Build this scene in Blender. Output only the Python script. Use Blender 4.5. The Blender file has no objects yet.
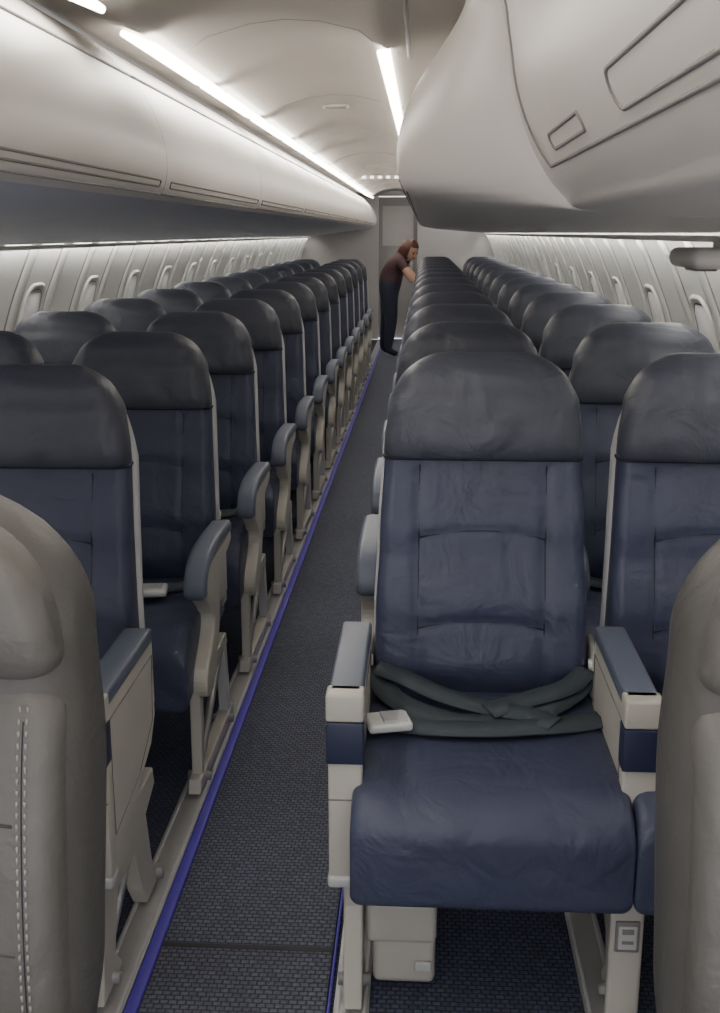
import bpy, bmesh, math, random
from mathutils import Vector, Matrix
random.seed(4)
CAMH=1.36
C=-0.336
scene=bpy.context.scene
col=scene.collection

# ------------------------------------------------------------ materials
def mat(name,color,rough=0.5,metal=0.0,noise=0.0,nscale=8.0,bump=0.0,bscale=200.0,emit=None,estr=0.0,wr=0.0):
    m=bpy.data.materials.new(name); m.use_nodes=True
    nt=m.node_tree; b=nt.nodes['Principled BSDF']
    b.inputs['Base Color'].default_value=(*color,1); b.inputs['Roughness'].default_value=rough
    b.inputs['Metallic'].default_value=metal
    tc=nt.nodes.new('ShaderNodeTexCoord')
    if noise>0:
        n=nt.nodes.new('ShaderNodeTexNoise'); n.inputs['Scale'].default_value=nscale; n.inputs['Detail'].default_value=4
        nt.links.new(tc.outputs['Object'],n.inputs['Vector'])
        r=nt.nodes.new('ShaderNodeMix'); r.data_type='RGBA'
        r.inputs[6].default_value=(*[c*(1-noise) for c in color],1)
        r.inputs[7].default_value=(*[min(1,c*(1+noise)) for c in color],1)
        nt.links.new(n.outputs['Fac'],r.inputs[0]); nt.links.new(r.outputs[2],b.inputs['Base Color'])
    last=None
    if wr>0:
        n3=nt.nodes.new('ShaderNodeTexNoise'); n3.inputs['Scale'].default_value=9; n3.inputs['Detail'].default_value=3; n3.inputs['Distortion'].default_value=0.8
        nt.links.new(tc.outputs['Object'],n3.inputs['Vector'])
        bq=nt.nodes.new('ShaderNodeBump'); bq.inputs['Strength'].default_value=wr; bq.inputs['Distance'].default_value=0.03
        nt.links.new(n3.outputs['Fac'],bq.inputs['Height']); last=bq; nt.links.new(bq.outputs['Normal'],b.inputs['Normal'])
    if bump>0:
        n2=nt.nodes.new('ShaderNodeTexNoise'); n2.inputs['Scale'].default_value=bscale; n2.inputs['Detail'].default_value=3
        nt.links.new(tc.outputs['Object'],n2.inputs['Vector'])
        bp=nt.nodes.new('ShaderNodeBump'); bp.inputs['Strength'].default_value=bump; bp.inputs['Distance'].default_value=0.002
        nt.links.new(n2.outputs['Fac'],bp.inputs['Height']); nt.links.new(bp.outputs['Normal'],b.inputs['Normal'])
        if last: nt.links.new(last.outputs['Normal'],bp.inputs['Normal'])
    if emit:
        b.inputs['Emission Color'].default_value=(*emit,1); b.inputs['Emission Strength'].default_value=estr
    return m

M_NAVY=mat('navy_leather',(0.048,0.056,0.104),0.44,noise=0.18,nscale=6,bump=0.25,bscale=260,wr=0.35)
M_HEAD=mat('charcoal_leather',(0.064,0.070,0.094),0.43,noise=0.18,nscale=6,bump=0.3,bscale=260,wr=0.35)
M_SEAM=mat('seam_thread',(0.014,0.016,0.028),0.7)
M_CREAM=mat('cream_plastic',(0.50,0.48,0.43),0.45,noise=0.08)
M_SHELL=mat('grey_shell',(0.50,0.505,0.51),0.4,noise=0.05)
M_PAD=mat('armrest_pad',(0.11,0.13,0.18),0.42,bump=0.2)
M_PADD=mat('armrest_navy',(0.024,0.030,0.070),0.4)
M_BELT=mat('belt_webbing',(0.050,0.064,0.076),0.75,bump=0.5,bscale=500)
M_BUCK=mat('buckle_metal',(0.72,0.74,0.72),0.35,metal=0.2)
M_DARK=mat('dark_frame',(0.03,0.03,0.035),0.6)
M_METAL=mat('track_metal',(0.42,0.42,0.42),0.4,metal=0.5,noise=0.15)
M_TAUPE=mat('taupe_leather',(0.122,0.117,0.110),0.42,noise=0.18,nscale=5,bump=0.3,bscale=180,wr=0.3)
M_TAUPE2=mat('taupe_leather_side',(0.086,0.083,0.079),0.45,noise=0.15,nscale=5,bump=0.3,bscale=180,wr=0.2)
M_STITCH=mat('pale_stitch',(0.36,0.34,0.31),0.7)
M_BIN=mat('bin_plastic',(0.63,0.605,0.57),0.36,noise=0.04,nscale=3)
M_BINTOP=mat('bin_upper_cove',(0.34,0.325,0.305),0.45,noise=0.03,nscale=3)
M_BINU_SHADE=mat('bin_underside_shade_tint',(0.54,0.56,0.64),0.35,noise=0.03,nscale=3)  # light grey underside; its blue-grey shading is put into the base colour
M_CEIL=mat('ceiling_panel',(0.36,0.335,0.305),0.42,noise=0.10,nscale=3)
M_GROOVE=mat('groove_grey',(0.22,0.21,0.20),0.6)
M_WALL=mat('sidewall_panel',(0.80,0.79,0.76),0.5,noise=0.04,nscale=3)
M_RIB=mat('sidewall_rib',(0.33,0.325,0.30),0.5)
M_SHADE=mat('window_shade',(0.80,0.80,0.78),0.55)
M_PURP=mat('purple_floor_strip',(0.060,0.040,0.25),0.4,noise=0.25,nscale=30,emit=(0.12,0.07,0.6),estr=0.10)
M_LAMP=mat('lamp_diffuser',(0.9,0.9,0.85),0.5,emit=(1.0,0.945,0.865),estr=17.0)
M_WASH=mat('wash_lamp',(0.9,0.9,0.85),0.5,emit=(1.0,0.97,0.92),estr=26.0)
M_DOT=mat('exit_lamp',(0.9,0.9,0.85),0.5,emit=(1.0,0.9,0.75),estr=3.0)
M_BULK=mat('bulkhead_laminate',(0.40,0.385,0.37),0.5,noise=0.05)
M_DOOR=mat('door_laminate',(0.24,0.23,0.22),0.5,noise=0.08)

def carpet(name,c1,c2,sx,sy):
    m=bpy.data.materials.new(name); m.use_nodes=True; nt=m.node_tree; b=nt.nodes['Principled BSDF']
    b.inputs['Roughness'].default_value=0.9
    tc=nt.nodes.new('ShaderNodeTexCoord')
    mp=nt.nodes.new('ShaderNodeMapping'); mp.inputs['Scale'].default_value=(sx,sy,1)
    nt.links.new(tc.outputs['Object'],mp.inputs['Vector'])
    br=nt.nodes.new('ShaderNodeTexBrick'); br.inputs['Scale'].default_value=1.0
    br.inputs['Color1'].default_value=(*c1,1); br.inputs['Color2'].default_value=(*[x*0.75 for x in c1],1)
    br.inputs['Mortar'].default_value=(*c2,1); br.inputs['Mortar Size'].default_value=0.13
    br.inputs['Mortar Smooth'].default_value=0.7
    br.inputs['Brick Width'].default_value=1.0; br.inputs['Row Height'].default_value=0.7
    nt.links.new(mp.outputs['Vector'],br.inputs['Vector'])
    n=nt.nodes.new('ShaderNodeTexNoise'); n.inputs['Scale'].default_value=120; n.inputs['Detail'].default_value=5
    nt.links.new(tc.outputs['Object'],n.inputs['Vector'])
    mx=nt.nodes.new('ShaderNodeMix'); mx.data_type='RGBA'; mx.blend_type='MULTIPLY'; mx.inputs[0].default_value=0.8
    nt.links.new(br.outputs['Color'],mx.inputs[6]); nt.links.new(n.outputs['Fac'],mx.inputs[7])
    nt.links.new(mx.outputs[2],b.inputs['Base Color'])
    bp=nt.nodes.new('ShaderNodeBump'); bp.inputs['Strength'].default_value=0.6; bp.inputs['Distance'].default_value=0.003
    nt.links.new(br.outputs['Fac'],bp.inputs['Height']); bp.invert=True
    nt.links.new(bp.outputs['Normal'],b.inputs['Normal'])
    return m
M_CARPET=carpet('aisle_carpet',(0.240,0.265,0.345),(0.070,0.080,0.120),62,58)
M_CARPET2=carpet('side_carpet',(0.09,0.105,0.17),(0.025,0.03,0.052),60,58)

# ------------------------------------------------------------ mesh builder
class MB:
    def __init__(s): s.bm=bmesh.new(); s.mats=[]
    def mi(s,m):
        if m not in s.mats: s.mats.append(m)
        return s.mats.index(m)
    def merge(s,t,m,smooth=True):
        bmesh.ops.recalc_face_normals(t,faces=t.faces[:])
        i=s.mi(m)
        for f in t.faces: f.material_index=i; f.smooth=smooth
        me=bpy.data.meshes.new('tmp'); t.to_mesh(me); t.free()
        s.bm.from_mesh(me); bpy.data.meshes.remove(me)
    def box(s,c,size,bev,m,segs=3,rot=None):
        t=bmesh.new(); bmesh.ops.create_cube(t,size=1)
        for v in t.verts: v.co=Vector((v.co.x*size[0],v.co.y*size[1],v.co.z*size[2]))
        if bev>0: bmesh.ops.bevel(t,geom=t.edges[:],offset=min(bev,min(size)*0.49),segments=segs,affect='EDGES',profile=0.5)
        if rot: bmesh.ops.rotate(t,verts=t.verts,cent=(0,0,0),matrix=rot)
        bmesh.ops.translate(t,verts=t.verts,vec=c)
        s.merge(t,m)
    def loft(s,rings,m,cap=True,closed=True):
        t=bmesh.new(); R=[[t.verts.new(p) for p in r] for r in rings]
        n=len(rings[0])
        for a,b in zip(R[:-1],R[1:]):
            for i in range(n if closed else n-1):
                j=(i+1)%n
                t.faces.new((a[i],a[j],b[j],b[i]))
        if cap: t.faces.new(R[0][::-1]); t.faces.new(R[-1])
        s.merge(t,m)
    def tube(s,pts,r,m,n=6,closed=False):
        pts=[Vector(p) for p in pts]; rings=[]
        N=len(pts)
        for i,p in enumerate(pts):
            if closed: d=pts[(i+1)%N]-pts[(i-1)%N]
            else: d=pts[min(i+1,N-1)]-pts[max(i-1,0)]
            d.normalize()
            up=Vector((0,0,1)) if abs(d.z)<0.9 else Vector((0,1,0))
            a=d.cross(up).normalized(); b=d.cross(a).normalized()
            rings.append([p+a*math.cos(2*math.pi*k/n)*r+b*math.sin(2*math.pi*k/n)*r for k in range(n)])
        if closed: rings.append(rings[0]); s.loft(rings,m,cap=False)
        else: s.loft(rings,m)
    def prism(s,poly,x0,x1,bev,m,segs=2):
        t=bmesh.new(); vs=[t.verts.new((x0,p[0],p[1])) for p in poly]
        f=t.faces.new(vs); r=bmesh.ops.extrude_face_region(t,geom=[f])
        bmesh.ops.translate(t,verts=[e for e in r['geom'] if isinstance(e,bmesh.types.BMVert)],vec=(x1-x0,0,0))
        if bev>0:
            ed=[e for e in t.edges if abs(e.verts[0].co.x-e.verts[1].co.x)<1e-6]
            bmesh.ops.bevel(t,geom=ed,offset=bev,segments=segs,affect='EDGES',profile=0.5)
        s.merge(t,m,smooth=False)
    def ribbon(s,pts,width,m,th=0.003,tilt=None):
        pts=[Vector(p) for p in pts]; rings=[]
        for i,p in enumerate(pts):
            d=(pts[min(i+1,len(pts)-1)]-pts[max(i-1,0)]).normalized()
            up=Vector((0,-0.25,1)).normalized() if tilt is None else Vector(tilt)
            a=d.cross(up).normalized()*width/2; u=a.cross(d).normalized()*th/2
            rings.append([p-a-u,p+a-u,p+a+u,p-a+u])
        s.loft(rings,m)
    def mesh(s,name):
        me=bpy.data.meshes.new(name); s.bm.to_mesh(me); s.bm.free()
        for m in s.mats: me.materials.append(m)
        return me
    def obj(s,name,loc=(0,0,0)):
        o=bpy.data.objects.new(name,s.mesh(name)); o.location=loc; col.objects.link(o); return o

def inst(me,name,loc):
    o=bpy.data.objects.new(name,me); o.location=loc; col.objects.link(o); return o

def catmull(pts,n=6):
    P=[Vector(p) for p in pts]; P=[2*P[0]-P[1]]+P+[2*P[-1]-P[-2]]; out=[]
    for i in range(1,len(P)-2):
        for k in range(n):
            t=k/n; a,b,c,d=P[i-1],P[i],P[i+1],P[i+2]
            out.append(0.5*((2*b)+(c-a)*t+(2*a-5*b+4*c-d)*t*t+(3*b-a-3*c+d)*t**3))
    out.append(P[-2]); return out

def interp(tab,z):
    if z<=tab[0][0]: return tab[0][1:]
    for a,b in zip(tab[:-1],tab[1:]):
        if z<=b[0]:
            t=(z-a[0])/(b[0]-a[0]); t=t*t*(3-2*t)
            return tuple(a[i]+(b[i]-a[i])*t for i in range(1,len(a)))
    return tab[-1][1:]

def rring(w,t,r,nf=19,na=6,nb=7):
    r=min(r,t*0.999,w*0.999); pts=[]
    for i in range(nf):
        pts.append((-(w-r)+2*(w-r)*i/(nf-1),-t,True))
    for i in range(1,na):
        a=-math.pi/2+math.pi/2*i/na; pts.append((w-r+r*math.cos(a),-t+r+r*math.sin(a),False))
    pts.append((w,-t+r,False)); pts.append((w,t-r,False))
    for i in range(1,na):
        a=math.pi/2*i/na; pts.append((w-r+r*math.cos(a),t-r+r*math.sin(a),False))
    for i in range(nb):
        pts.append(((w-r)-2*(w-r)*i/(nb-1),t,False))
    for i in range(1,na):
        a=math.pi/2+math.pi/2*i/na; pts.append((-(w-r)+r*math.cos(a),t-r+r*math.sin(a),False))
    pts.append((-w,t-r,False)); pts.append((-w,-t+r,False))
    for i in range(1,na):
        a=math.pi+math.pi/2*i/na; pts.append((-(w-r)+r*math.cos(a),-t+r+r*math.sin(a),False))
    return pts

# backrest tables: z, centre y, half width, half thickness
BT=[(0.38,0.055,0.214,0.045),(0.50,0.035,0.217,0.050),(0.60,0.040,0.214,0.048),(0.75,0.070,0.208,0.040),(0.93,0.110,0.200,0.038)]
TOP=1.122
HT=[(0.915,0.103,0.202,0.044),(0.95,0.103,0.200,0.050),(1.02,0.112,0.191,0.052),(1.07,0.120,0.182,0.046),(TOP,0.130,0.174,0.040)]
def sm(a,b,x):
    t=max(0,min(1,(x-a)/(b-a))); return t*t*(3-2*t)
SX=0.128
def seam_z(x,z0): return z0+0.014*(1-(x/SX)**2)
def back_off(x,z):
    ax=abs(x); o=0.008*(1-min(1,(ax/0.2))**2)
    if 0.44<z<0.90: o+=0.004*math.exp(-((ax-SX)/0.010)**2)
    if ax<SX:
        for z0 in (0.575,0.755): o+=0.005*math.exp(-((z-seam_z(x,z0))/0.010)**2)
        o-=0.008*math.exp(-((z-0.49)/0.05)**2)*(1-(ax/SX)**2)
        o-=0.005*math.exp(-((z-0.665)/0.06)**2)*(1-(ax/SX)**2)
    return o
def front_y(x,z):
    yc,w,t=interp(BT,z); return yc-t+back_off(x,z)

def backrest(b):
    rings=[]; z=0.38
    while z<=0.93:
        yc,w,t=interp(BT,z)
        rings.append([(x,yc+y+(back_off(x,z) if f else 0),z) for x,y,f in rring(w,t,0.028,nf=41)])
        z+=0.010
    b.loft(rings,M_NAVY)
    rings=[]
    zs=[0.913,0.916,0.922,0.935,0.95,0.97,0.99,1.01,1.022]+[1.022+0.100*math.sin(math.pi/2*i/12) for i in range(1,13)]
    for z in zs:
        yc,w,t=interp(HT,z)
        if z<0.922: 
            k=(0.922-z)/0.009; w-=0.004*k; t-=0.006*k
        R=0.100
        if z>TOP-R: w=w-R+math.sqrt(max(0,R*R-(z-(TOP-R))**2))
        rt=0.04
        if z>TOP-rt: t=t*math.sqrt(max(0.02,1-((z-(TOP-rt))/rt)**2))
        w=max(w,0.02)
        rings.append([(x,yc+y+(-0.006*(1-min(1,abs(x)/w)**2)+0.0026*math.sin(x*46+z*30)*math.exp(-((z-0.965)/0.03)**2) if f else 0),z) for x,y,f in rring(w,t,0.034,nf=33)])
    b.loft(rings,M_HEAD)
    for sx in (-1,1):
        b.tube([(sx*SX,front_y(SX,z)+0.001,z) for z in [0.44+0.02*i for i in range(24)]],0.0018,M_SEAM)
    for z0 in (0.575,0.755):
        pts=[]
        for i in range(15):
            x=-SX+2*SX*i/14; zz=seam_z(x,z0); pts.append((x,front_y(x,zz)+0.001,zz))
        b.tube(pts,0.0020,M_SEAM)
    yc,w,t=interp(BT,0.912)
    b.tube([(x,yc+y,0.912) for x,y,f in rring(w+0.001,t+0.001,0.028)],0.003,M_SEAM,closed=True)
    rings=[]; 
    for i in range(24):
        z=0.36+ (1.04-0.36)*i/23
        yc,w,t=interp(BT,min(z,0.93)); 
        if z>0.93: yc+= (z-0.93)*0.12
        ww=w+0.006
        if z>0.93: ww-=0.026*(z-0.93)/0.1
        if z>1.0: ww-=0.035*((z-1.0)/0.04)**2
        rings.append([(x,yc+0.044+y,z) for x,y,f in rring(ww,0.013,0.011,nf=7)])
    b.loft(rings,M_SHELL)
    b.box((0,0.160,0.74),(0.38,0.018,0.26),0.008,M_SHELL,rot=Matrix.Rotation(-0.2,3,'X'))

def cushion(b,w=0.230,m=M_NAVY,y0=0.06,yf=-0.487,zt0=0.450):
    rings=[]
    def ring(y,zt,zb,w):
        h=(zt-zb)/2; zc=(zt+zb)/2
        out=[]
        for x,v,f in rring(w,h,0.020,nf=25):
            dz=0
            if f:
                ax=abs(x); dz=-0.010*(1-min(1,ax/0.18)**2)*sm(yf,yf+0.2,y)+0.003*math.exp(-((ax-0.19)/0.03)**2)
                dz+=-0.003*math.exp(-((y+0.33+0.05*(x/0.2)**2)/0.01)**2)*(1 if ax<0.16 else 0)
            out.append((x,y,zc-v+dz))
        return out
    ys=[y0+(-0.38-y0)*i/14 for i in range(15)]
    for y in ys:
        t=(y-y0)/(yf-y0); rings.append(ring(y,zt0-0.008+0.008*t+0.006*math.sin(t*3),0.31-0.060*t,w+0.006*t))
    R=abs(yf+0.38)
    for i in range(1,13):
        a=math.pi/2*i/12; y=-0.38-R*math.sin(a)
        t=(y-y0)/(yf-y0)
        zt=(zt0+0.001)-0.080*(1-math.cos(a))
        zb=0.31-0.060*t+(0.018*max(0,(i-8)/4)**2)
        rings.append(ring(y,zt,zb,w+0.006*t-0.004*max(0,(i-9)/3)**2))
    b.loft(rings,m)
    b.box((0,-0.2,0.285),(w*1.9,0.40,0.05),0.01,M_DARK)

def belt(b,variant=0):
    if variant==0:
        b.ribbon(catmull([(-0.216,-0.00,0.49),(-0.20,-0.06,0.475),(-0.15,-0.13,0.462),(-0.06,-0.185,0.456),(0.03,-0.18,0.455),(0.12,-0.13,0.460),(0.19,-0.06,0.474),(0.216,-0.0,0.495)]),0.050,M_BELT,th=0.004)
        b.ribbon(catmull([(-0.20,-0.205,0.468),(-0.12,-0.225,0.462),(0.0,-0.225,0.461),(0.09,-0.215,0.463),(0.17,-0.20,0.464),(0.222,-0.18,0.466)]),0.046,M_BELT,th=0.004,tilt=(0.1,-0.2,1))
        b.ribbon(catmull([(-0.21,-0.03,0.50),(-0.15,-0.05,0.485),(-0.08,-0.09,0.47),(0.0,-0.13,0.464),(0.08,-0.17,0.468),(0.13,-0.21,0.468)]),0.046,M_BELT,th=0.004)
        b.ribbon(catmull([(0.216,-0.02,0.50),(0.17,-0.07,0.482),(0.09,-0.11,0.472),(0.01,-0.16,0.468)]),0.046,M_BELT,th=0.004)
        b.box((-0.180,-0.240,0.478),(0.082,0.062,0.018),0.006,M_BUCK,rot=Matrix.Rotation(0.25,3,'Z'))
        b.box((-0.170,-0.238,0.488),(0.045,0.044,0.006),0.002,M_SHELL,rot=Matrix.Rotation(0.25,3,'Z'))
    else:
        b.ribbon(catmull([(-0.216,-0.0,0.49),(-0.17,-0.09,0.468),(-0.06,-0.13,0.456),(0.02,-0.16,0.456)]),0.044,M_BELT,th=0.004)
        b.ribbon(catmull([(0.216,-0.0,0.49),(0.19,-0.07,0.470),(0.16,-0.12,0.460),(0.09,-0.17,0.460)]),0.044,M_BELT,th=0.004)
        b.box((0.075,-0.205,0.470),(0.105,0.066,0.020),0.006,M_BUCK,rot=Matrix.Rotation(0.15,3,'Z'))
        b.box((0.085,-0.205,0.481),(0.060,0.046,0.005),0.002,M_SHELL,rot=Matrix.Rotation(0.15,3,'Z'))

AX=0.2475
def arm_regular(b,x,side):
    w=0.046; dz=-0.018
    pl=[(-0.375,0.600),(-0.385,0.565),(-0.365,0.525),(-0.315,0.490),(-0.285,0.455),(-0.29,0.42),(-0.33,0.385),(-0.385,0.345),(-0.405,0.305),(-0.39,0.272),(-0.33,0.265),(-0.295,0.29),(-0.255,0.345),(-0.220,0.40),(-0.205,0.46),(-0.19,0.51),(-0.14,0.55),(-0.03,0.575),(-0.02,0.605)]
    pl=[(p.x,p.y+dz) for p in catmull([(a,c,0) for a,c in pl],3)]
    b.prism(pl,x-w/2,x+w/2,0.006,M_CREAM)
    rings=[]
    path=catmull([(0,-0.01,0.622),(0,-0.10,0.626),(0,-0.22,0.628),(0,-0.32,0.620),(0,-0.375,0.596),(0,-0.397,0.560),(0,-0.392,0.535)],5)
    for i,p in enumerate(path):
        d=(path[min(i+1,len(path)-1)]-path[max(i-1,0)]).normalized()
        nrm=Vector((0,d.z,-d.y)); 
        if nrm.z<0 and i<8: nrm=-nrm
        k=1.0 if 1<i<len(path)-2 else 0.7
        rings.append([Vector((x+xx*k,0,dz))+Vector((0,p.y,p.z))+nrm*yy*k for xx,yy,f in rring(0.029,0.016,0.012,nf=5,nb=5,na=4)])
    b.loft(rings,M_PAD)

def arm_box(b,x,side):
    w=0.054
    pl=[(-0.40,0.590),(-0.40,0.25),(-0.33,0.245),(-0.20,0.33),(-0.10,0.37),(-0.06,0.42),(-0.06,0.590)]
    b.prism(pl,x-w/2,x+w/2,0.008,M_CREAM)
    for sx in (-1,1):
        xs=x+sx*(w/2+0.0005)
        b.tube([(xs,-0.375,0.555),(xs,-0.375,0.33),(xs,-0.20,0.36),(xs,-0.09,0.42),(xs,-0.075,0.555)],0.0014,M_GROOVE,closed=True)
    b.box((x,-0.235,0.596),(w+0.004,0.34,0.030),0.006,M_PAD)
    b.box((x,-0.405,0.586),(w+0.010,0.045,0.050),0.005,M_CREAM)
    b.box((x,-0.405,0.522),(w+0.010,0.043,0.076),0.003,M_PADD)
    b.box((x,-0.402,0.368),(w+0.004,0.036,0.24),0.005,M_CREAM)
    b.box((x,-0.4195,0.415),(w+0.006,0.002,0.003),0,M_GROOVE)
    b.box((x,-0.403,0.258),(w+0.008,0.045,0.022),0.006,M_SHELL)

def leg(b,x,placard=False,slim=False):
    w=0.034 if not slim else 0.028
    if not slim:
        pl=[(-0.42,0.275),(-0.02,0.275),(-0.01,0.235),(-0.09,0.205),(-0.055,0.06),(0.02,0.02),(0.02,0.008),(-0.11,0.008),(-0.145,0.06),(-0.19,0.17),(-0.31,0.175),(-0.345,0.06),(-0.31,0.02),(-0.31,0.008),(-0.43,0.008),(-0.425,0.05),(-0.405,0.20)]
        b.prism(pl,x-w/2,x+w/2,0.004,M_CREAM)
    else:
        b.prism([(-0.40,0.285),(-0.02,0.285),(-0.01,0.250),(-0.40,0.250)],x-w/2,x+w/2,0.004,M_CREAM)
        b.prism([(-0.395,0.26),(-0.355,0.26),(-0.365,0.04),(-0.40,0.04)],x-w/2,x+w/2,0.004,M_CREAM)
        b.prism([(-0.06,0.26),(-0.025,0.26),(0.02,0.03),(-0.02,0.03)],x-w/2,x+w/2,0.004,M_SHELL)
        b.prism([(-0.43,0.045),(0.04,0.045),(0.05,0.010),(-0.44,0.010)],x-w*0.6,x+w*0.6,0.004,M_CREAM)
    b.tube([(x,-0.36,0.05),(x,-0.07,0.24)],0.010,M_METAL,n=8)
    for yy in (-0.37,-0.03):
        b.tube([(x-0.030,yy,0.026),(x+0.030,yy,0.026)],0.012,M_METAL,n=10)
    if placard:
        b.box((x,-0.425,0.13),(0.058,0.02,0.24),0.008,M_CREAM)
        b.box((x,-0.437,0.18),(0.042,0.006,0.06),0.003,M_GROOVE)
        b.box((x,-0.441,0.18),(0.032,0.004,0.045),0.002,M_SHELL)
        b.box((x,-0.4425,0.193),(0.020,0.004,0.010),0.001,M_GROOVE)
        b.box((x,-0.4425,0.172),(0.020,0.004,0.006),0.001,M_GROOVE)

def seat_mesh(name,left=None,right=None,legs=(),belt_v=0,box=False,pl=None,slim=True):
    b=MB(); backrest(b); cushion(b); belt(b,belt_v)
    for xx,kind in ((-1,left),(1,right)):
        if kind=='reg': arm_regular(b,xx*AX,xx)
        if kind=='box': arm_box(b,xx*AX,xx)
        if kind:
            b.box((xx*0.231,0.03,0.46),(0.012,0.10,0.16),0.005,M_CREAM)
            b.box((xx*0.227,0.045,0.40),(0.018,0.06,0.10),0.005,M_METAL)
            b.tube([(xx*0.219,-0.005,0.505),(xx*0.243,-0.005,0.505)],0.012,M_BUCK,n=12)
    for lx in legs: leg(b,lx,placard=(pl==lx),slim=slim)
    if legs:
        b.box((0,-0.34,0.262),(0.44,0.04,0.03),0.006,M_METAL); b.box((0,-0.06,0.262),(0.44,0.04,0.03),0.006,M_METAL)
    if box:
        b.box((-0.145,-0.20,0.105),(0.115,0.34,0.175),0.014,M_CREAM)
        b.box((-0.150,-0.33,0.15),(0.128,0.10,0.085),0.012,M_CREAM)
        b.box((-0.110,-0.374,0.06),(0.03,0.008,0.02),0.003,M_SHELL)
    return b.mesh(name)

PITCH=0.78
mR1a=seat_mesh('seat_a','box','box',legs=(-0.235,0.240),box=True,pl=0.240,slim=False)
mR1w=seat_mesh('seat_b',None,'box',legs=(0.2,),belt_v=1)
mL1a=seat_mesh('seat_c','box','box',legs=(0.235,-0.215),belt_v=1,slim=False)
mRa=seat_mesh('seat_e','reg','reg',legs=(-0.235,),belt_v=1)
mRw=seat_mesh('seat_f',None,'reg',legs=(0.2,),belt_v=1)
mLa=seat_mesh('seat_g','reg','reg',legs=(0.235,),belt_v=1)
mLw=seat_mesh('seat_h',None,None,legs=(-0.2,),belt_v=1)
XR1,XR2,XL1,XL2=0.126,0.600,-0.775,-1.235
for k in range(13):
    y=2.12+PITCH*k; 
    inst(mR1a if k==0 else mRa,'airplane_seat',(XR1,y,0.004)); inst(mR1w if k==0 else mRw,'airplane_seat',(XR2,y,0.004))
for k in range(13):
    y=2.10+PITCH*k
    for me,x in ((mL1a if k==0 else mLa,XL1-(0.022 if k==0 else 0)),(mLw,XL2-(0.022 if k==0 else 0))):
        o=inst(me,'airplane_seat',(x,y,0.004)); o.scale=(0.97,1,0.975)

# ------------------------------------------------------------ grey front seats
def premium(name,loc,sgn):
    b=MB()
    T2=1.062
    rings=[]
    N=44
    lean=lambda z:0.05+0.10*(z-0.4)/0.7
    for i in range(N+1):
        z=0.30+(T2-0.30)*i/N
        w=interp([(0.3,0.262),(0.5,0.283),(0.75,0.287),(0.9,0.278),(T2,0.255)],z)[0]
        t=interp([(0.3,0.075),(0.7,0.085),(0.95,0.08),(T2,0.07)],z)[0]
        R=0.16
        if z>T2-R: w=w-R+math.sqrt(max(0.0004,R*R-(z-(T2-R))**2))
        rt=0.06
        if z>T2-rt: t*=math.sqrt(max(0.05,1-((z-(T2-rt))/rt)**2))
        rings.append([(x,lean(z)+y,z) for x,y,f in rring(w,t,0.06)])
    b.loft(rings,M_TAUPE2)
    def padt(z,z0,z1,th): return th*max(0.03,math.sin(math.pi*min(1,max(0,(z-z0)/(z1-z0)))))**0.25
    def pad(z0,z1,w0,w1,th,Rt,Rb,mt):
        rings=[]; n=26
        for i in range(n+1):
            z=z0+(z1-z0)*0.5*(1-math.cos(math.pi*i/n)); yc=lean(z)-0.058
            w=w0+(w1-w0)*(z-z0)/(z1-z0)
            if z>z1-Rt: w=w-Rt+math.sqrt(max(0,Rt*Rt-(z-(z1-Rt))**2))
            if z<z0+Rb: w=w-Rb+math.sqrt(max(0,Rb*Rb-((z0+Rb)-z)**2))
            t=padt(z,z0,z1,th)
            rings.append([(x,yc+y,z) for x,y,f in rring(max(w,0.02),max(t,0.006),0.030,nf=25)])
        b.loft(rings,mt)
    pad(0.862,1.044,0.270,0.248,0.056,0.13,0.03,M_TAUPE)
    pad(0.40,0.852,0.266,0.270,0.052,0.035,0.03,M_TAUPE)
    for sx in (-1,1):
        for off in (0.235,0.226):
            z=0.42
            while z<0.835:
                b.box((sx*off,lean(z)-0.058-padt(z,0.40,0.852,0.052)-0.0005,z),(0.0022,0.003,0.0075),0,M_STITCH)
                z+=0.0125
        b.tube([(sx*0.2305,lean(z)-0.058-padt(z,0.40,0.852,0.052)+0.001,z) for z in [0.42+0.02*i for i in range(21)]],0.0015,M_SEAM)
    for zc in (0.56,0.71):
        b.tube([(x,lean(zc)-0.058-0.051+0.0015,zc+0.012*(1-(x/0.2)**2)) for x in [-0.22+0.044*i for i in range(11)]],0.0022,M_TAUPE2)
    cushion(b,w=0.25,m=M_TAUPE,y0=0.03,yf=-0.50,zt0=0.46)
    for sx in (-1,1): leg(b,sx*0.21)
    b.box((-sgn*0.265,-0.22,0.60),(0.05,0.36,0.045),0.018,M_TAUPE2)
    b.box((-sgn*0.265,-0.16,0.44),(0.035,0.22,0.30),0.010,M_CREAM)
    return b.obj(name,loc)
premium('premium_airplane_seat',(-0.668,1.09,0.012),1)
premium('premium_airplane_seat',(0.570,1.08,0.012),-1)

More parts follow.
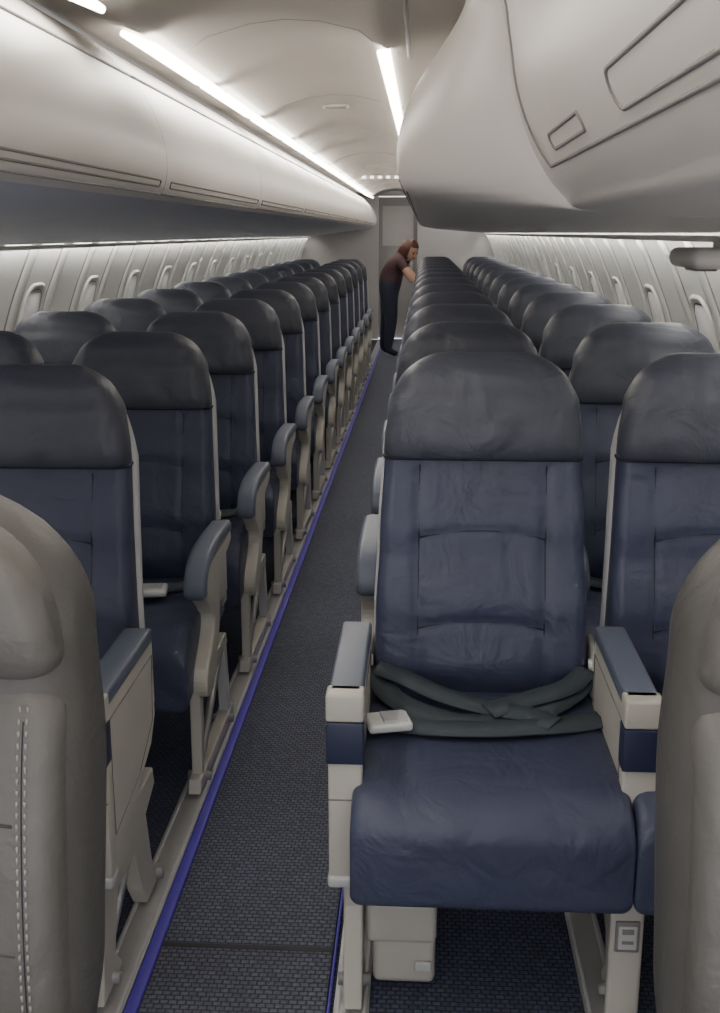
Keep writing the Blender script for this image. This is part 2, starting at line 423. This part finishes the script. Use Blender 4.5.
# ------------------------------------------------------------ shell
Y0,Y1=-0.9,14.6
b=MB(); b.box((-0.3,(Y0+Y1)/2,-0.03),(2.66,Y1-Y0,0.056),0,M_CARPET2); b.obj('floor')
b=MB()
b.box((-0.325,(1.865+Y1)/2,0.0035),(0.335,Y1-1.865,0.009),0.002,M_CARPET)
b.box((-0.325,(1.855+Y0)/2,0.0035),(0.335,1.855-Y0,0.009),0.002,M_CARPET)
b.box((-0.325,1.86,0.0045),(0.335,0.014,0.0095),0.001,M_DARK)
b.obj('aisle_carpet_runner')
b=MB(); b.box((-0.506,(Y0+Y1)/2,0.005),(0.023,Y1-Y0,0.012),0.003,M_PURP); b.obj('purple_floor_path_strip')
b=MB(); b.box((-0.153,(Y0+Y1)/2,0.004),(0.005,Y1-Y0,0.010),0.002,M_PURP); b.obj('purple_floor_path_strip')
for xx in (-0.553,-1.02,-0.112,0.34):
    b=MB()
    b.box((xx,(Y0+Y1)/2,0.001),(0.064,Y1-Y0,0.006),0.001,M_METAL)
    for s in (-1,1): b.box((xx+s*0.024,(Y0+Y1)/2,0.003),(0.006,Y1-Y0,0.008),0.001,M_SHELL)
    b.obj('seat_track')

WP=[(1.46,1.02),(1.34,1.13),(1.2,1.20),(1.05,1.26),(0.9,1.30),(0.6,1.33),(0.3,1.30),(0.0,1.24)]
wp=[(p.x,p.y) for p in catmull([(a,c,0) for a,c in WP],4)]
for s,nm in ((-1,'wall_left'),(1,'wall_right')):
    b=MB()
    inner=[[Vector((C+s*w,y,z)) for z,w in wp]+[Vector((C+s*(w+0.05),y,z)) for z,w in wp[::-1]] for y in (Y0,Y1)]
    b.loft(inner,M_WALL); b.obj(nm)
def wall_at(z):
    for (z0,w0),(z1,w1) in zip(wp[:-1],wp[1:]):
        if z0>=z>=z1: 
            t=(z0-z)/(z0-z1); return w0+(w1-w0)*t
    return wp[0][1]
for s,nm in ((-1,'trim_1'),(1,'trim_2')):
    b=MB(); y=0.3
    while y<Y1-0.1:
        zs=[1.34-0.05*i for i in range(19)]
        for dy,ww,dd,mm in ((0,0.006,0.003,M_RIB),(0.05,0.040,0.010,M_WALL),(0.10,0.006,0.003,M_RIB)):
            rings=[]
            for z in zs:
                w=wall_at(z)-dd
                rings.append([Vector((C+s*(w+0.02),y+dy-ww,z)),Vector((C+s*w,y+dy-ww*0.7,z)),Vector((C+s*w,y+dy+ww*0.7,z)),Vector((C+s*(w+0.02),y+dy+ww,z))])
            b.loft(rings,mm)
        y+=PITCH/2
    b.obj(nm)
def rrect(w,h,r,n=6):
    out=[]
    for cx,cy,a0 in ((w-r,h-r,0),(-(w-r),h-r,90),(-(w-r),-(h-r),180),(w-r,-(h-r),270)):
        for i in range(n+1):
            a=math.radians(a0+90*i/n); out.append((cx+r*math.cos(a),cy+r*math.sin(a)))
    return out
b=MB()
specs=[(0.115,0.165,0.0),(0.115,0.165,0.010),(0.105,0.155,0.014),(0.088,0.135,0.004)]
b.loft([[Vector((d,x,z)) for x,z in rrect(w,h,w*0.65)] for w,h,d in specs],M_WALL,cap=False)
b.loft([[Vector((0.004,x,z)) for x,z in rrect(0.089,0.136,0.058)],[Vector((0.006,x,z)) for x,z in rrect(0.087,0.134,0.056)]],M_SHADE)
b.tube([(0.0055,x,z) for x,z in rrect(0.088,0.135,0.057)],0.002,M_GROOVE,closed=True)
b.box((0.010,0,-0.118),(0.010,0.06,0.010),0.003,M_RIB)
wme=b.mesh('window')
n=1
for s in (-1,1):
    for k in range(17):
        y=0.3+0.245+PITCH*k
        z=1.01; w=wall_at(z)
        o=inst(wme,'window_%d'%n,(0,0,0)); n+=1
        loc=Vector((C+s*(w-0.002),y,z))
        tilt=math.atan2(wall_at(0.90)-wall_at(1.16),0.26)
        if s>0: o.matrix_world=Matrix.Translation(loc)@Matrix.Rotation(-tilt,4,'Y')@Matrix.Rotation(math.pi,4,'Z')
        else: o.matrix_world=Matrix.Translation(loc)@Matrix.Rotation(tilt,4,'Y')

# overhead bins ---------------------------------------------------
LP=[(-0.84,0.47),(-0.76,0.42),(-0.690,0.355),(-0.640,0.28),(-0.614,0.20),(-0.612,0.14),(-0.624,0.098),(-0.650,0.078)]
LU=[(-0.650,0.078),(-0.75,0.052),(-1.0,0.020),(-1.3,-0.022),(-1.46,-0.04)]
LUR=[(-0.650,0.078),(-0.75,0.055),(-1.0,0.030),(-1.3,0.006),(-1.46,0.0)]
NP=[(-0.04,0.50),(0.06,0.465),(0.125,0.40),(0.142,0.33),(0.158,0.24),(0.188,0.16),(0.222,0.10),(0.25,0.068)]
NU=[(0.25,0.068),(0.285,0.042),(0.42,0.032),(0.65,0.026),(0.83,0.024)]
def cr(p,n=5): return [(q.x,q.y) for q in catmull([(a,c,0) for a,c in p],n)]
mir=lambda P:[(2*C-x,z) for x,z in P]
lp,lu=cr(LP),cr(LU); rp,ru=mir(lp),mir(cr(LUR)); npf,nu=cr(NP),cr(NU)
def bin_mesh(name,P,U,L,handle=(),mU=M_BINU_SHADE,seal=False,lip=True):
    b=MB()
    s=1 if P[3][0]>C else -1
    outer=(U[-1][0],P[0][1])
    g=0.0012
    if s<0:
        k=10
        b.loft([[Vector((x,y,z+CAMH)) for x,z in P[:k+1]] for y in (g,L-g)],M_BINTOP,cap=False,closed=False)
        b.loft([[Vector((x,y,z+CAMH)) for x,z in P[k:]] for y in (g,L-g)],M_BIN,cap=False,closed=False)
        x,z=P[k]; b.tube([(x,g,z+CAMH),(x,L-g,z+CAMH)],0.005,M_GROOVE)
    else:
        b.loft([[Vector((x,y,z+CAMH)) for x,z in P] for y in (g,L-g)],M_BIN,cap=False,closed=False)
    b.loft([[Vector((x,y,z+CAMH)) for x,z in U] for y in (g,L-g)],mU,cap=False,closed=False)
    full=P+U[1:]+[outer]
    for y in (g,L-g):
        t=bmesh.new(); t.faces.new([t.verts.new((x,y,z+CAMH)) for x,z in full]); b.merge(t,M_BIN,smooth=False)
    def pt(z,y):
        for (x0,z0),(x1,z1) in zip(P[:-1],P[1:]):
            if z0>=z>=z1: return Vector((x0+(x1-x0)*(z0-z)/(z0-z1)-s*0.0005,y,z+CAMH))
        return Vector((P[-1][0],y,P[-1][1]+CAMH))
    for (a,c,zt,zb) in handle:
        pts=[]
        for i in range(7): ang=math.pi/2+math.pi*i/6; pts.append(pt((zt+zb)/2+(zt-zb)/2*math.sin(ang),a+ (zt-zb)/2*math.cos(ang)))
        for i in range(7): ang=-math.pi/2+math.pi*i/6; pts.append(pt((zt+zb)/2+(zt-zb)/2*math.sin(ang),c+(zt-zb)/2*math.cos(ang)))
        b.tube(pts,0.0026,M_GROOVE,closed=True)
    if lip: b.tube([pt(lip,0.01),pt(lip,L-0.01)],0.0022,M_GROOVE)
    if seal:
        pts=[]
        for x,z in npf:
            yy=2.82 if z>0.2 else 2.82-0.10*((0.2-z)/0.1)**2*0.6
            if 0.105<z<0.45: pts.append(Vector((x-0.001,yy,z+CAMH)))
        last=pts[-1]
        for i in range(1,12): pts.append(Vector((last.x,last.y-0.16*i,last.z)))
        b.tube(pts,0.0028,M_GROOVE)
    return b.mesh(name)
BL=PITCH*2
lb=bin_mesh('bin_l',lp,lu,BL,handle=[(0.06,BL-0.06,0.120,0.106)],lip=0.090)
rb=bin_mesh('bin_r',rp,ru,BL,handle=[(0.12,BL-0.14,0.118,0.098)],mU=M_BIN,lip=0.088)
y=-1.98
while y+BL<Y1+0.9:
    inst(lb,'overhead_bin',(0,y,0)); y+=BL
y=2.50
while y+BL<Y1+0.3:
    inst(rb,'overhead_bin',(0,y,0)); y+=BL
nb=bin_mesh('bin_n',npf,nu,2.90,handle=[(1.0,2.02,0.165,0.125),(2.30,2.62,0.150,0.128)],mU=M_BIN,seal=True,lip=None)
inst(nb,'overhead_bin',(0,-0.8,0))
b=MB(); fp=npf+nu[1:]; fr=rp+ru[1:]
rings=[]
for i in range(21):
    t=i/20; y=2.10+0.40*(1-math.cos(math.pi/2*t))
    kk=sm(0,1,t)*0.35+0.65*math.sin(math.pi/2*t)
    rings.append([Vector((a[0]+(c[0]-a[0])*kk,y,a[1]+(c[1]-a[1])*kk+CAMH)) for a,c in zip(fp,fr)])
b.loft(rings,M_BIN,cap=False,closed=False); b.obj('bin_end_fairing')

# ceiling -----------------------------------------------------------
CP=[(-0.90,0.48),(-0.80,0.475),(-0.735,0.470),(-0.70,0.462),(-0.655,0.445),(-0.62,0.452),(-0.56,0.485),(-0.45,0.515),(-0.36,0.525),(-0.27,0.520),(-0.17,0.497),(-0.135,0.470),(-0.10,0.452),(-0.05,0.462),(0.06,0.48),(0.20,0.49)]
b=MB()
b.loft([[Vector((x,y,z+CAMH)) for x,z in CP]+[Vector((x,y,0.60+CAMH)) for x,z in CP[::-1]] for y in (Y0,Y1)],M_CEIL)
b.obj('ceiling')
b=MB(); y=2.2+0.78
while y<Y1:
    b.tube([Vector((x,y,z+CAMH+0.001)) for x,z in CP[5:12]],0.003,M_GROOVE); y+=BL
b.tube([Vector((-0.045,1.9,0.462+CAMH)),Vector((-0.045,3.2,0.462+CAMH))],0.006,M_GROOVE)
b.obj('trim_3')
def strip(x,z,y0,y1,w=0.05,tilt=0.0):
    b=MB(); 
    b.box((0,(y1-y0)/2,0),(w,y1-y0,0.016),0.006,M_LAMP)
    o=b.obj('ceiling_light_strip',(x,y0,z)); o.rotation_euler=(0,tilt,0)
segs=[(-0.8,0.2),(0.3,1.2),(1.25,2.26),(2.70,3.55)]
y=3.64
while y<Y1-0.9: segs.append((y,y+0.88)); y+=1.04
for a,c in segs: strip(-0.664,0.434+CAMH,a,c,w=0.098,tilt=0.38)
segs=[(-0.8,0.2),(0.3,1.3)]
y=2.98
while y<Y1-0.9: segs.append((y,y+1.35)); y+=1.40
for a,c in segs: strip(-0.108,0.446+CAMH,a,c,w=0.035,tilt=-0.15)
b=MB(); b.box((-0.38,4.9,0.520+CAMH),(0.11,0.09,0.010),0.004,M_CREAM); b.box((-0.38,4.9,0.514+CAMH),(0.085,0.06,0.006),0.002,M_GROOVE); b.obj('ceiling_vent')
b=MB()
b.box((-0.36,10.2,0.485+CAMH),(0.46,0.03,0.045),0.008,M_BULK)
for i in range(6): b.box((-0.54+0.072*i,10.18,0.482+CAMH),(0.030,0.02,0.02),0.004,M_DOT)
b.obj('ceiling_exit_sign')
for s in (-1,1):
    b=MB()
    b.box((s*0.014,0,0.003),(0.020,Y1-Y0-0.2,0.006),0.002,M_WASH)
    b.box((0,0,0.0),(0.004,Y1-Y0-0.2,0.014),0.001,M_WALL)
    b.box((s*0.010,0,0.008),(0.030,Y1-Y0-0.2,0.003),0.001,M_WALL)
    b.obj('sidewall_wash_light',(C+s*(1.115 if s<0 else 1.070),(Y0+Y1)/2,CAMH-(0.054 if s<0 else 0.016)))
b=MB(); b.box((0,0,0),(0.14,0.26,0.045),0.02,M_BIN); b.box((-0.02,0,-0.024),(0.05,0.10,0.01),0.003,M_GROOVE)
b.box((0.03,0,0.022),(0.03,0.1,0.03),0.004,M_BIN)
b.obj('reading_light_pod',(0.655,2.62,CAMH-0.055))
# rear bulkhead ------------------------------------------------------
b=MB()
b.box((C-0.80,Y1+0.04,0.97),(1.10,0.06,1.94),0.006,M_BULK); b.box((C+0.80,Y1+0.04,0.97),(1.10,0.06,1.94),0.006,M_BULK)
b.box((C,Y1+0.04,1.88),(0.52,0.06,0.12),0.004,M_BULK); b.obj('wall_back')
b=MB(); b.box((C,Y1+0.10,0.91),(0.54,0.03,1.80),0.006,M_DOOR); b.box((C+0.18,Y1+0.08,0.95),(0.03,0.02,0.10),0.004,M_METAL)
b.box((C,Y1+0.083,1.45),(0.40,0.006,0.5),0.003,M_BULK); b.obj('door_1')

# ------------------------------------------------------------ person
M_SKIN=mat('skin',(0.52,0.31,0.23),0.5,noise=0.05); M_HAIR=mat('brown_hair',(0.085,0.032,0.022),0.5,noise=0.3,nscale=40)
M_TOPC=mat('maroon_top',(0.060,0.026,0.032),0.8); M_PANT=mat('dark_trousers',(0.020,0.026,0.05),0.8); M_SHOE=mat('black_shoe',(0.01,0.01,0.01),0.4)
M_EYE=mat('eye',(0.02,0.015,0.01),0.3); M_LIP=mat('lips',(0.35,0.09,0.08),0.5); M_CLOTH=mat('white_cloth',(0.7,0.7,0.68),0.8)
PX,PY=-0.38,12.40
J={
'pel':(0.00,0,0.80,0.150,0.130),'sp':(0.03,-0.01,0.92,0.130,0.115),'ch':(0.08,-0.02,1.04,0.145,0.125),'nk0':(0.125,-0.02,1.115,0.07,0.06),'nk':(0.16,-0.03,1.14,0.045,0.045),'hd':(0.185,-0.035,1.17,0.045,0.045),
'sL':(0.12,-0.175,1.05,0.060,0.054),'mL':(0.165,-0.21,0.99,0.052,0.049),'eL':(0.25,-0.25,0.86,0.044,0.042),'wL':(0.37,-0.20,0.80,0.030,0.028),
'sR':(0.10,0.150,1.05,0.060,0.054),'mR':(0.15,0.16,0.99,0.052,0.049),'eR':(0.24,0.16,0.88,0.044,0.042),'wR':(0.36,0.10,0.82,0.030,0.028),
'hL':(0.0,-0.090,0.72,0.105,0.100),'kL':(0.03,-0.10,0.44,0.070,0.068),'aL':(0.00,-0.10,0.09,0.044,0.042),'tL':(0.10,-0.115,0.040,0.036,0.028),
'hR':(0.0,0.090,0.72,0.105,0.100),'kR':(-0.02,0.10,0.44,0.070,0.068),'aR':(-0.06,0.11,0.09,0.044,0.042),'tR':(0.04,0.12,0.040,0.036,0.028)}
E=[('pel','sp',M_TOPC),('sp','ch',M_TOPC),('ch','nk0',M_TOPC),('nk0','nk',M_SKIN),('nk','hd',M_SKIN),('ch','sL',M_TOPC),('sL','mL',M_TOPC),('mL','eL',M_SKIN),('eL','wL',M_SKIN),('ch','sR',M_TOPC),('sR','mR',M_TOPC),('mR','eR',M_SKIN),('eR','wR',M_SKIN),
('pel','hL',M_PANT),('hL','kL',M_PANT),('kL','aL',M_PANT),('aL','tL',M_SHOE),('pel','hR',M_PANT),('hR','kR',M_PANT),('kR','aR',M_PANT),('aR','tR',M_SHOE)]
def skin_obj(verts,radii,edges,root,sub=2):
    me=bpy.data.meshes.new('sk'); me.from_pydata(verts,edges,[]); o=bpy.data.objects.new('sk',me); col.objects.link(o)
    o.modifiers.new('s','SKIN')
    for i,r in enumerate(radii): me.skin_vertices[0].data[i].radius=r; me.skin_vertices[0].data[i].use_root=(i==root)
    m=o.modifiers.new('ss','SUBSURF'); m.levels=sub; m.render_levels=sub
    dg=bpy.context.evaluated_depsgraph_get(); dg.update()
    em=bpy.data.meshes.new_from_object(o.evaluated_get(dg)); bpy.data.objects.remove(o); return em
names=list(J); 
body=skin_obj([J[k][:3] for k in names],[J[k][3:5] for k in names],[(names.index(a),names.index(c)) for a,c,_ in E],0)
mats=[M_TOPC,M_SKIN,M_PANT,M_SHOE]
body.materials.clear()
for m in mats: body.materials.append(m)
def segd(p,a,c):
    a,c=Vector(a),Vector(c); t=max(0,min(1,(p-a).dot(c-a)/(c-a).length_squared)); return (p-(a+(c-a)*t)).length
for p in body.polygons:
    best=min(E,key=lambda e:segd(p.center,J[e[0]][:3],J[e[1]][:3])-0.5*(J[e[0]][3]+J[e[1]][3]))
    p.material_index=mats.index(best[2]); p.use_smooth=True
person=bpy.data.objects.new('flight_attendant',None); col.objects.link(person); person.location=(PX,PY,0.008)
person.scale=(1.08,1.05,1.0)
def child(me,nm):
    o=bpy.data.objects.new(nm,me); col.objects.link(o); o.parent=person; return o
child(body,'body')
def hand(w,d,side,nm):
    d=Vector(d).normalized(); w=Vector(w); sd=d.cross(Vector((0,0,1))).normalized()*side; dn=d.cross(sd).normalized()
    if dn.z>0: dn=-dn
    V=[w,w+d*0.035,w+d*0.08]; R=[(0.022,0.016),(0.032,0.016),(0.034,0.014)]; Ed=[(0,1),(1,2)]
    for i,(o,l) in enumerate(((-0.028,0.065),(-0.010,0.078),(0.010,0.072),(0.028,0.055))):
        b0=len(V); base=w+d*0.08+sd*o
        V+= [base,base+d*l*0.45+dn*l*0.12,base+d*l*0.75+dn*l*0.42,base+d*l*0.88+dn*l*0.68]; R+=[(0.009,0.009),(0.009,0.009),(0.008,0.008),(0.007,0.007)]
        Ed+=[(2,b0),(b0,b0+1),(b0+1,b0+2),(b0+2,b0+3)]
    b0=len(V); base=w+d*0.03-sd*0.03
    V+=[base,base-sd*0.02+d*0.03,base-sd*0.025+d*0.055+dn*0.01]; R+=[(0.011,0.011),(0.010,0.010),(0.008,0.008)]; Ed+=[(1,b0),(b0,b0+1),(b0+1,b0+2)]
    me=skin_obj([tuple(v) for v in V],R,Ed,0,1); me.materials.clear(); me.materials.append(M_SKIN)
    for p in me.polygons: p.use_smooth=True
    child(me,nm)
hand(J['wL'][:3],(0.55,0.1,-0.5),1,'hand_left'); hand(J['wR'][:3],(0.55,-0.1,-0.45),-1,'hand_right')
b=MB()
t=bmesh.new(); bmesh.ops.create_uvsphere(t,u_segments=28,v_segments=20,radius=1)
for v in t.verts:
    x,y,z=v.co; k=1-0.28*max(0,-z)**1.3
    v.co=Vector((x*0.088*k+0.010*(z<0)*abs(z),y*0.072*k,z*0.112))
b.merge(t,M_SKIN)
t=bmesh.new(); bmesh.ops.create_cone(t,segments=10,radius1=0.017,radius2=0.006,depth=0.04,cap_ends=True)
bmesh.ops.translate(t,verts=t.verts,vec=(0.090,0,-0.018)); b.merge(t,M_SKIN)
for s in (-1,1):
    t=bmesh.new(); bmesh.ops.create_uvsphere(t,u_segments=10,v_segments=8,radius=0.010); bmesh.ops.translate(t,verts=t.verts,vec=(0.078,s*0.028,0.004)); b.merge(t,M_EYE)
    b.tube([(0.083,s*0.016,0.022),(0.081,s*0.03,0.026),(0.072,s*0.042,0.020)],0.003,M_HAIR)
    b.box((0.0,s*0.073,0.0),(0.03,0.012,0.05),0.005,M_SKIN)
b.box((0.083,0,-0.056),(0.012,0.040,0.012),0.005,M_LIP)
t=bmesh.new(); bmesh.ops.create_uvsphere(t,u_segments=28,v_segments=20,radius=1)
for v in list(t.verts):
    x,y,z=v.co; v.co=Vector((x*0.102-0.014,y*0.088,z*0.118+0.012))
bmesh.ops.delete(t,geom=[f for f in t.faces if f.calc_center_median().x>0.045 and f.calc_center_median().z<0.065],context='FACES')
b.merge(t,M_HAIR)
for s in (-1,1):
    b.loft([[Vector((-0.045+0.055*math.cos(a)*k,s*0.055+0.032*math.sin(a)*k,z)) for a in [2*math.pi*i/12 for i in range(12)]] for z,k in ((0.05,0.7),(0.0,1.0),(-0.08,1.05),(-0.16,0.95),(-0.23,0.6),(-0.26,0.2))],M_HAIR)
b.loft([[Vector((-0.075+0.035*math.cos(a)*k,0.070*math.sin(a)*k,z)) for a in [2*math.pi*i/14 for i in range(14)]] for z,k in ((0.06,0.7),(0.0,1.05),(-0.08,1.1),(-0.17,1.0),(-0.25,0.7),(-0.28,0.3))],M_HAIR)
hd=child(b.mesh('head'),'head'); hd.location=(0.210,-0.045,1.165); hd.rotation_euler=(0,0.45,-0.70)
b=MB(); b.box((0.455,-0.185,0.700),(0.10,0.05,0.06),0.015,M_CLOTH); child(b.mesh('cloth'),'cleaning_cloth')

# ------------------------------------------------------------ camera, world
cam=bpy.data.cameras.new('camera'); co=bpy.data.objects.new('camera',cam); col.objects.link(co)
cam.sensor_fit='VERTICAL'; cam.sensor_height=36; cam.lens=1100/1013*36; cam.clip_start=0.02
co.location=(0,0,CAMH); co.rotation_euler=(math.radians(90-13.96),0,math.radians(3.23))
scene.camera=co
w=bpy.data.worlds.new('world'); scene.world=w; w.use_nodes=True
w.node_tree.nodes['Background'].inputs['Color'].default_value=(0.98,0.97,1,1); w.node_tree.nodes['Background'].inputs['Strength'].default_value=2.0
